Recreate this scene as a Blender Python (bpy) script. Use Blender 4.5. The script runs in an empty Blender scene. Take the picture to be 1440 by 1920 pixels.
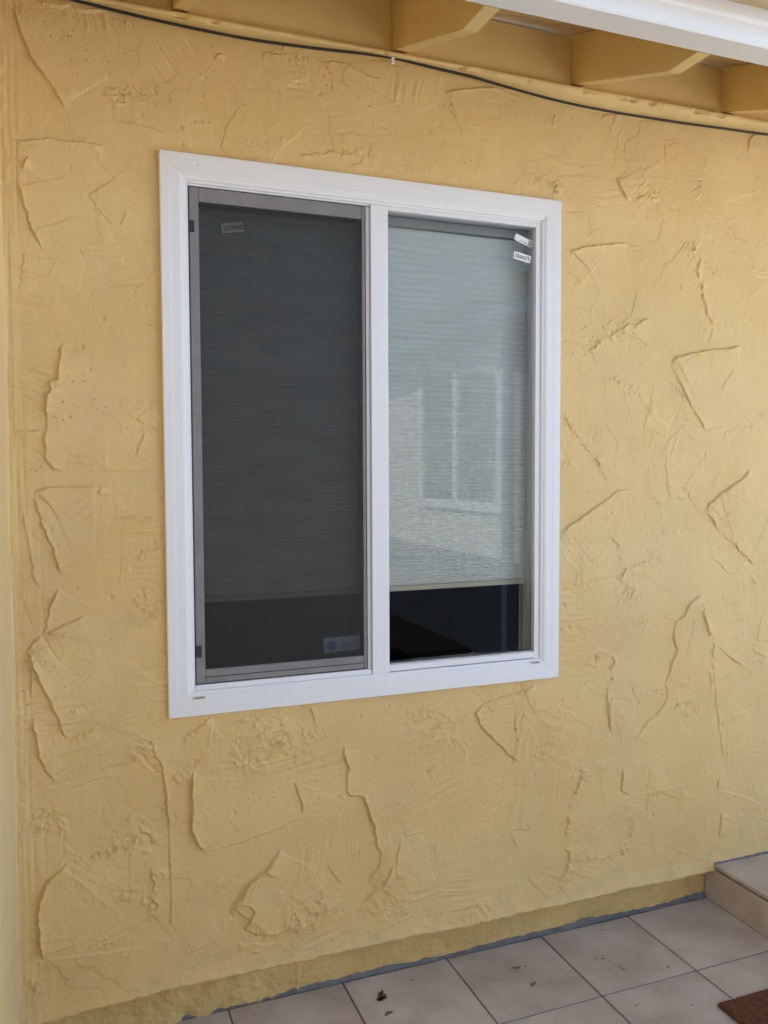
import bpy, bmesh, math, random
import numpy as np
from mathutils import Vector, Matrix
random.seed(7)
rng = np.random.default_rng(11)
scn = bpy.context.scene
COL = scn.collection

# ------------------------------------------------------------------ camera, sky, sun, exposure
cam_d = bpy.data.cameras.new('camera'); cam = bpy.data.objects.new('camera', cam_d); COL.objects.link(cam)
cam_d.sensor_fit = 'VERTICAL'; cam_d.sensor_height = 36.0; cam_d.lens = 1570.77 * 36.0 / 1920.0
cam_d.clip_start = 0.02; cam_d.clip_end = 3000
RGT = Vector((0.93401412, -0.35721113, -0.00422287)); DWN = Vector((-0.02199871, -0.04571434, -0.9987123)); FWD = Vector((0.35655811, 0.93290428, -0.05055602))
cam.matrix_world = Matrix(((RGT.x, -DWN.x, -FWD.x, -0.24986), (RGT.y, -DWN.y, -FWD.y, -2.28064), (RGT.z, -DWN.z, -FWD.z, 1.53773), (0, 0, 0, 1)))
scn.camera = cam

SUN_TO = Vector((-0.86, 0.34, 0.85)).normalized()        # towards the sun: behind the house, from the left
sun_el = math.asin(SUN_TO.z); sun_az = math.atan2(SUN_TO.x, SUN_TO.y)
world = bpy.data.worlds.new('World'); scn.world = world; world.use_nodes = True
wn = world.node_tree; bgn = wn.nodes['Background']
sky = wn.nodes.new('ShaderNodeTexSky'); sky.sky_type = 'NISHITA'; sky.sun_disc = False
sky.sun_elevation = sun_el; sky.sun_rotation = sun_az; sky.dust_density = 1.5
wn.links.new(sky.outputs['Color'], bgn.inputs['Color']); bgn.inputs['Strength'].default_value = 0.075
sl = bpy.data.lights.new('sun', 'SUN'); sl.energy = 5.0; sl.angle = math.radians(0.55); sl.color = (1.0, 0.98, 0.955)
sun = bpy.data.objects.new('sun', sl); COL.objects.link(sun); sun.rotation_euler = SUN_TO.to_track_quat('Z', 'Y').to_euler()
sun.location = (-4, 5, 9)
vs = scn.view_settings
vs.view_transform = 'Standard'; vs.look = 'None'; vs.gamma = 1.0; vs.use_curve_mapping = False; vs.exposure = 2.5
scn.cycles.use_denoising = True
scn.cycles.max_bounces = 10; scn.cycles.diffuse_bounces = 6; scn.cycles.transparent_max_bounces = 16
scn.cycles.caustics_reflective = False; scn.cycles.caustics_refractive = False

# ------------------------------------------------------------------ materials
def lin(h):
    c = [int(h[i:i + 2], 16) / 255 for i in (0, 2, 4)]
    return tuple(v / 12.92 if v < .04045 else ((v + .055) / 1.055) ** 2.4 for v in c)

def mat(name, col, rough=0.6, var=0.0, vscale=3.0, bump=(), spec=0.5, metal=0.0, col2=None, rnd=0.0, detail=6, coords='Object'):
    """Principled; colour wanders between col and col2 by noise; bump = [(scale, distance, detail)]"""
    m = bpy.data.materials.new(name); m.use_nodes = True
    nt = m.node_tree; N = nt.nodes; L = nt.links; b = N['Principled BSDF']
    b.inputs['Roughness'].default_value = rough; b.inputs['Metallic'].default_value = metal
    b.inputs['Specular IOR Level'].default_value = spec
    tc = N.new('ShaderNodeTexCoord'); vec = tc.outputs[coords]
    if rnd:
        oi = N.new('ShaderNodeObjectInfo'); mul = N.new('ShaderNodeVectorMath'); mul.operation = 'SCALE'
        cmb = N.new('ShaderNodeCombineXYZ')
        for i in range(2): L.new(oi.outputs['Random'], cmb.inputs[i])
        L.new(cmb.outputs[0], mul.inputs[0]); mul.inputs['Scale'].default_value = 37.0
        add = N.new('ShaderNodeVectorMath'); L.new(vec, add.inputs[0]); L.new(mul.outputs[0], add.inputs[1]); vec = add.outputs[0]
    if var or col2:
        no = N.new('ShaderNodeTexNoise'); no.inputs['Scale'].default_value = vscale; no.inputs['Detail'].default_value = detail
        no.inputs['Roughness'].default_value = 0.6; L.new(vec, no.inputs['Vector'])
        rp = N.new('ShaderNodeValToRGB'); rp.color_ramp.elements[0].position = .36; rp.color_ramp.elements[1].position = .66
        c2 = col2 if col2 else tuple(max(0, c * (1 - var)) for c in col)
        rp.color_ramp.elements[0].color = (*c2, 1); rp.color_ramp.elements[1].color = (*col, 1)
        L.new(no.outputs['Fac'], rp.inputs['Fac']); out = rp.outputs['Color']
        if rnd:
            hs = N.new('ShaderNodeHueSaturation'); mr = N.new('ShaderNodeMapRange')
            mr.inputs['To Min'].default_value = 1 - rnd; mr.inputs['To Max'].default_value = 1 + rnd
            L.new(oi.outputs['Random'], mr.inputs['Value']); L.new(mr.outputs[0], hs.inputs['Value']); L.new(out, hs.inputs['Color']); out = hs.outputs['Color']
        L.new(out, b.inputs['Base Color'])
    else:
        b.inputs['Base Color'].default_value = (*col, 1)
    prev = None
    for sc_, dist, det in bump:
        no = N.new('ShaderNodeTexNoise'); no.inputs['Scale'].default_value = sc_; no.inputs['Detail'].default_value = det
        L.new(vec, no.inputs['Vector'])
        bp = N.new('ShaderNodeBump'); bp.inputs['Distance'].default_value = dist; bp.inputs['Strength'].default_value = 1
        L.new(no.outputs['Fac'], bp.inputs['Height'])
        if prev: L.new(prev, bp.inputs['Normal'])
        prev = bp.outputs['Normal']
    if prev: L.new(prev, b.inputs['Normal'])
    return m

def glass_mat(name, tint, ior):
    m = bpy.data.materials.new(name); m.use_nodes = True
    nt = m.node_tree; N = nt.nodes; L = nt.links; N.remove(N['Principled BSDF'])
    tr = N.new('ShaderNodeBsdfTransparent'); tr.inputs['Color'].default_value = (*tint, 1)
    gl = N.new('ShaderNodeBsdfGlossy'); gl.inputs['Roughness'].default_value = 0.0; gl.inputs['Color'].default_value = (.92, .96, 1, 1)
    fr = N.new('ShaderNodeFresnel'); fr.inputs['IOR'].default_value = ior
    mx = N.new('ShaderNodeMixShader'); L.new(fr.outputs[0], mx.inputs[0]); L.new(tr.outputs[0], mx.inputs[1]); L.new(gl.outputs[0], mx.inputs[2])
    L.new(mx.outputs[0], N['Material Output'].inputs['Surface'])
    return m

def screen_mat(name, cover, col):
    m = bpy.data.materials.new(name); m.use_nodes = True
    nt = m.node_tree; N = nt.nodes; L = nt.links; b = N['Principled BSDF']
    b.inputs['Base Color'].default_value = (*col, 1); b.inputs['Roughness'].default_value = .6
    tr = N.new('ShaderNodeBsdfTransparent'); mx = N.new('ShaderNodeMixShader')
    tc = N.new('ShaderNodeTexCoord'); no = N.new('ShaderNodeTexNoise'); no.inputs['Scale'].default_value = 6; no.inputs['Detail'].default_value = 8
    mp = N.new('ShaderNodeMapping'); mp.inputs['Scale'].default_value = (1, 1, 4)
    L.new(tc.outputs['Object'], mp.inputs[0]); L.new(mp.outputs[0], no.inputs['Vector'])
    mr = N.new('ShaderNodeMapRange'); mr.inputs['To Min'].default_value = cover - .05; mr.inputs['To Max'].default_value = cover + .05
    L.new(no.outputs['Fac'], mr.inputs['Value']); L.new(mr.outputs[0], mx.inputs[0])
    L.new(tr.outputs[0], mx.inputs[1]); L.new(b.outputs[0], mx.inputs[2]); L.new(mx.outputs[0], N['Material Output'].inputs['Surface'])
    return m

PAINT = (0.735, 0.53, 0.238); PAINT2 = (0.69, 0.475, 0.195)
M = {}
M['stucco'] = mat('stucco_paint', PAINT, .62, col2=PAINT2, vscale=2.2, bump=[(330, .0016, 2), (120, .0022, 4), (38, .0014, 4)], spec=.3)
def weather(m, zdirt=True):
    """uneven grit and faint dust stains on a painted stucco material"""
    nt = m.node_tree; N = nt.nodes; L = nt.links; b = N['Principled BSDF']; tc = N.new('ShaderNodeTexCoord')
    msk = N.new('ShaderNodeTexNoise'); msk.inputs['Scale'].default_value = 5.5; msk.inputs['Detail'].default_value = 5; L.new(tc.outputs['Object'], msk.inputs['Vector'])
    mr = N.new('ShaderNodeMapRange'); mr.inputs['From Min'].default_value = .38; mr.inputs['From Max'].default_value = .62; mr.inputs['To Min'].default_value = .18; mr.inputs['To Max'].default_value = 1.0
    L.new(msk.outputs['Fac'], mr.inputs['Value'])
    for n in [n for n in N if n.type == 'BUMP'][:2]: L.new(mr.outputs[0], n.inputs['Strength'])
    src = b.inputs['Base Color'].links[0].from_socket
    for sc_, lo, hi, amt, col, st in ((2.6, .50, .75, .30, (.54, .42, .27), (1, 1, .35)), (11, .58, .80, .38, (.44, .33, .19), (1, 1, 1)), (1.1, .45, .75, .22, (.82, .68, .42), (1, 1, 1))):
        mp = N.new('ShaderNodeMapping'); mp.inputs['Scale'].default_value = st; mp.inputs['Location'].default_value = (sc_, 3.1, sc_ * 2); L.new(tc.outputs['Object'], mp.inputs[0])
        no = N.new('ShaderNodeTexNoise'); no.inputs['Scale'].default_value = sc_; no.inputs['Detail'].default_value = 9; no.inputs['Roughness'].default_value = .68; L.new(mp.outputs[0], no.inputs['Vector'])
        r = N.new('ShaderNodeMapRange'); r.inputs['From Min'].default_value = lo; r.inputs['From Max'].default_value = hi; r.inputs['To Max'].default_value = amt; L.new(no.outputs['Fac'], r.inputs['Value'])
        mx = N.new('ShaderNodeMix'); mx.data_type = 'RGBA'; L.new(r.outputs[0], mx.inputs[0]); L.new(src, mx.inputs[6]); mx.inputs[7].default_value = (*col, 1); src = mx.outputs[2]
    # splashed dirt fading out above the floor
    sx = N.new('ShaderNodeSeparateXYZ'); L.new(tc.outputs['Object'], sx.inputs[0])
    no = N.new('ShaderNodeTexNoise'); no.inputs['Scale'].default_value = 14; no.inputs['Detail'].default_value = 8; no.inputs['Roughness'].default_value = .7; L.new(tc.outputs['Object'], no.inputs['Vector'])
    ma = N.new('ShaderNodeMath'); ma.operation = 'MULTIPLY_ADD'; L.new(sx.outputs['Z'], ma.inputs[0]); ma.inputs[1].default_value = -.9; L.new(no.outputs['Fac'], ma.inputs[2])
    r = N.new('ShaderNodeMapRange'); r.inputs['From Min'].default_value = .34; r.inputs['From Max'].default_value = .62; r.inputs['To Max'].default_value = .42; L.new(ma.outputs[0], r.inputs['Value'])
    mx = N.new('ShaderNodeMix'); mx.data_type = 'RGBA'; L.new(r.outputs[0], mx.inputs[0]); L.new(src, mx.inputs[6]); mx.inputs[7].default_value = (.40, .31, .19, 1); src = mx.outputs[2]
    L.new(src, b.inputs['Base Color'])
    # pinholes
    vo = N.new('ShaderNodeTexVoronoi'); vo.inputs['Scale'].default_value = 62; L.new(tc.outputs['Object'], vo.inputs['Vector'])
    pr_ = N.new('ShaderNodeMapRange'); pr_.interpolation_type = 'SMOOTHSTEP'; pr_.inputs['From Min'].default_value = .06; pr_.inputs['From Max'].default_value = .17; L.new(vo.outputs['Distance'], pr_.inputs['Value'])
    pm = N.new('ShaderNodeTexNoise'); pm.inputs['Scale'].default_value = 4.3; pm.inputs['Detail'].default_value = 4; L.new(tc.outputs['Object'], pm.inputs['Vector'])
    ps = N.new('ShaderNodeMapRange'); ps.inputs['From Min'].default_value = .50; ps.inputs['From Max'].default_value = .60; L.new(pm.outputs['Fac'], ps.inputs['Value'])
    bp = N.new('ShaderNodeBump'); bp.inputs['Distance'].default_value = .0035; L.new(pr_.outputs[0], bp.inputs['Height']); L.new(ps.outputs[0], bp.inputs['Strength'])
    L.new(b.inputs['Normal'].links[0].from_socket, bp.inputs['Normal']); L.new(bp.outputs['Normal'], b.inputs['Normal'])
weather(M['stucco'])
M['stucco_side'] = mat('stucco_paint_side', (.76, .56, .27), .62, col2=(.72, .55, .31), vscale=2.5, bump=[(420, .0006, 2), (120, .0012, 3)], spec=.35)
M['foundation'] = mat('foundation_paint', (.70, .51, .215), .75, col2=(.60, .42, .17), vscale=7, bump=[(260, .0022, 3), (70, .006, 4)], spec=.25)
weather(M['stucco_side'])
M['wood'] = mat('painted_wood', (.80, .60, .27), .55, col2=(.74, .54, .23), vscale=4, bump=[(220, .0005, 3), (30, .0008, 3)], spec=.35)
M['sheath'] = mat('painted_sheathing', (.70, .54, .31), .6, col2=(.58, .42, .22), vscale=5, bump=[(150, .0006, 4)], spec=.3)
M['mortar'] = mat('grey_mortar', (.20, .203, .215), .85, col2=(.13, .132, .14), vscale=22, bump=[(160, .002, 4)], spec=.2)
M['grout'] = mat('tile_grout', (.16, .165, .185), .85, col2=(.10, .10, .115), vscale=9, bump=[(300, .0006, 3)], spec=.2)
M['tile'] = mat('porcelain_tile', (.56, .495, .43), .34, col2=(.42, .345, .29), vscale=6.0, bump=[(45, .0004, 4), (400, .00012, 2)], spec=.4, rnd=.07)
M['vinyl'] = mat('white_vinyl', (.79, .79, .815), .42, spec=.35)
M['vinyl_dirty'] = mat('dusty_vinyl', (.66, .64, .62), .6, col2=(.44, .42, .40), vscale=28, spec=.3)
M['gutter'] = mat('white_gutter_paint', (.78, .785, .80), .35, col2=(.75, .75, .76), vscale=2, spec=.45)
M['alu'] = mat('grey_aluminium', (.235, .225, .23), .5, col2=(.20, .19, .19), vscale=20, spec=.4)
M['black'] = mat('black_rubber', (.012, .013, .02), .5)
M['glass'] = glass_mat('window_glass', (.87, .905, .89), 1.32)
M['glass_opp'] = glass_mat('dark_window_glass', (.5, .55, .55), 1.6)
M['mesh'] = screen_mat('insect_screen', .69, (.012, .012, .013))
M['shade'] = mat('shade_fabric', (.78, .78, .75), .8, col2=(.74, .735, .71), vscale=4, bump=[(600, .0002, 2)], spec=.15)
M['rail'] = mat('shade_rail', (.60, .54, .42), .45, spec=.3)
M['headrail'] = mat('shade_head_rail', (.45, .45, .42), .5, spec=.3)
M['room'] = mat('room_paint', (.22, .21, .20), .8)
M['cable'] = mat('cable_jacket', (.012, .013, .018), .55)
M['clip'] = mat('white_plastic', (.75, .75, .75), .4)
M['sticker'] = mat('white_sticker', (.80, .80, .81), .5)
M['ink'] = mat('sticker_ink', (.03, .03, .035), .6)
M['greyink'] = mat('grey_ink', (.28, .28, .30), .6)
M['bluepaper'] = mat('pale_blue_label', (.50, .62, .72), .5)
M['blueink'] = mat('blue_ink', (.05, .16, .50), .5)
M['stain'] = mat('brown_stain', (.10, .07, .055), .7, col2=(.16, .12, .10), vscale=40)
M['coir'] = mat('coir_fibre', (.17, .075, .042), .9, col2=(.105, .045, .026), vscale=60, spec=.1)
M['rubber'] = mat('mat_backing', (.03, .025, .025), .8)
M['concrete'] = mat('concrete_ground', (.52, .515, .50), .85, col2=(.45, .44, .43), vscale=1.3, bump=[(120, .001, 4)], spec=.2)
M['cream'] = mat('cream_stucco', (.62, .605, .575), .8, col2=(.58, .565, .535), vscale=2, bump=[(60, .0008, 4)], spec=.2)
M['dark_sheet'] = mat('dark_sheet_brown', (.045, .035, .028), .95, col2=(.025, .02, .016), vscale=30, bump=[(60, .01, 4)], spec=.1)  # for the dark ground sheet added to dim the mirrored courtyard
M['spout'] = mat('blue_grey_metal', (.10, .15, .24), .5)
M['slate'] = mat('dark_blue_grey_paint', (.045, .055, .075), .6)  # for the dark band added low on the wing
M['shingle'] = mat('roof_shingle', (.10, .085, .075), .9, col2=(.06, .05, .045), vscale=12)
M['weep'] = mat('weep_cover', (.62, .55, .48), .5)
M['weephole'] = mat('weep_slot', (.25, .18, .14), .7)

# ------------------------------------------------------------------ helpers
def new_obj(name, me, m, parent=None, loc=None):
    o = bpy.data.objects.new(name, me); COL.objects.link(o)
    if m is not None and not me.materials: me.materials.append(m)
    if parent is not None: o.parent = parent
    if loc is not None: o.location = loc
    return o
def thing(name, label, cat, loc=(0, 0, 0), group=None):
    o = bpy.data.objects.new(name, None); COL.objects.link(o); o.location = loc; o.empty_display_size = .1
    return tag(o, label, cat, group)
def tag(o, label, cat, group=None):
    o['label'] = label; o['category'] = cat
    if group: o['group'] = group
    return o
def kind(o, k): o['kind'] = k; return o
def pymesh(name, v, f, smooth=False):
    me = bpy.data.meshes.new(name); me.from_pydata([tuple(p) for p in v], [], f); me.update()
    bm = bmesh.new(); bm.from_mesh(me); bmesh.ops.recalc_face_normals(bm, faces=bm.faces); bm.to_mesh(me); bm.free()
    if smooth:
        for p in me.polygons: p.use_smooth = True
    return me
def box_mesh(name, lo, hi, bev=0.0, seg=1):
    bm = bmesh.new(); bmesh.ops.create_cube(bm, size=1)
    for v in bm.verts:
        v.co = Vector([lo[i] + (v.co[i] + .5) * (hi[i] - lo[i]) for i in range(3)])
    if bev: bmesh.ops.bevel(bm, geom=bm.edges[:], offset=bev, segments=seg, affect='EDGES', profile=.6)
    me = bpy.data.meshes.new(name); bm.to_mesh(me); bm.free(); return me
def box(name, lo, hi, m, parent=None, bev=0.0, seg=1): return new_obj(name, box_mesh(name, lo, hi, bev, seg), m, parent)
def prism(name, prof, axis_lo, axis_hi, m, parent=None, axis=0, bev=0.0):
    """extrude a closed profile along x (axis 0: profile = (y,z)) or y (axis 1: profile=(x,z))"""
    n = len(prof); v = []
    for a in (axis_lo, axis_hi):
        for p in prof: v.append((a, p[0], p[1]) if axis == 0 else (p[0], a, p[1]))
    f = [list(range(n)), list(range(2 * n - 1, n - 1, -1))] + [[i, (i + 1) % n, n + (i + 1) % n, n + i] for i in range(n)]
    me = pymesh(name, v, f)
    if bev:
        bm = bmesh.new(); bm.from_mesh(me); bmesh.ops.bevel(bm, geom=bm.edges[:], offset=bev, segments=2, affect='EDGES', profile=.6); bm.to_mesh(me); bm.free()
    return new_obj(name, me, m, parent)
def grid_mesh(name, V, keep=None):
    """V: (nz, nx, 3) array; quads facing so that x-right, z-up seen from -y is the front"""
    nz, nx, _ = V.shape
    idx = np.arange(nz * nx).reshape(nz, nx)
    q = np.stack([idx[:-1, :-1], idx[:-1, 1:], idx[1:, 1:], idx[1:, :-1]], -1).reshape(-1, 4)
    vv = V.reshape(-1, 3)
    if keep is not None:
        q = q[keep.reshape(-1)]
        used = np.zeros(len(vv), bool); used[q.reshape(-1)] = True
        mp = np.cumsum(used) - 1; q = mp[q]; vv = vv[used]
    me = bpy.data.meshes.new(name)
    me.vertices.add(len(vv)); me.vertices.foreach_set('co', np.ascontiguousarray(vv, dtype=np.float32).reshape(-1))
    me.loops.add(q.size); me.loops.foreach_set('vertex_index', q.reshape(-1).astype(np.int32))
    me.polygons.add(len(q)); me.polygons.foreach_set('loop_start', (np.arange(len(q)) * 4).astype(np.int32))
    try: me.polygons.foreach_set('loop_total', np.full(len(q), 4, np.int32))
    except Exception: pass
    me.polygons.foreach_set('use_smooth', np.ones(len(q), bool))
    me.update(calc_edges=True); me.validate()
    return me
def tube(name, pts, r, m, parent=None, seg=8):
    v = []; f = []; P = [Vector(p) for p in pts]
    for i, p in enumerate(P):
        t = (P[min(i + 1, len(P) - 1)] - P[max(i - 1, 0)]).normalized()
        a = t.cross(Vector((0, 1, 0.01))).normalized(); b = t.cross(a)
        for k in range(seg):
            an = 2 * math.pi * k / seg; v.append(p + a * (r * math.cos(an)) + b * (r * math.sin(an)))
    for i in range(len(P) - 1):
        for k in range(seg): f.append([i * seg + k, i * seg + (k + 1) % seg, (i + 1) * seg + (k + 1) % seg, (i + 1) * seg + k])
    f += [list(range(seg)), list(range(len(v) - 1, len(v) - seg - 1, -1))]
    return new_obj(name, pymesh(name, v, f, True), m, parent)

# value noise on arrays
def vnoise(x, y, seed):
    r = np.random.default_rng(seed); T = r.random((256, 256)).astype(np.float32)
    xi = np.floor(x).astype(np.int64); yi = np.floor(y).astype(np.int64)
    fx = (x - xi).astype(np.float32); fy = (y - yi).astype(np.float32)
    fx = fx * fx * fx * (fx * (fx * 6 - 15) + 10); fy = fy * fy * fy * (fy * (fy * 6 - 15) + 10)
    a = T[xi & 255, yi & 255]; b = T[(xi + 1) & 255, yi & 255]; c = T[xi & 255, (yi + 1) & 255]; d = T[(xi + 1) & 255, (yi + 1) & 255]
    return (a * (1 - fx) + b * fx) * (1 - fy) + (c * (1 - fx) + d * fx) * fy * 1.0
def fbm(x, y, seed, octv=3):
    s = 0; a = 1; t = 0
    for i in range(octv):
        s = s + a * (vnoise(x * 2 ** i + 17.3 * i, y * 2 ** i + 5.7 * i, seed + i) - .5); t += a; a *= .5
    return s / t * 2
def sstep(a, b, x):
    t = np.clip((x - a) / (b - a), 0, 1); return t * t * (3 - 2 * t)

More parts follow.
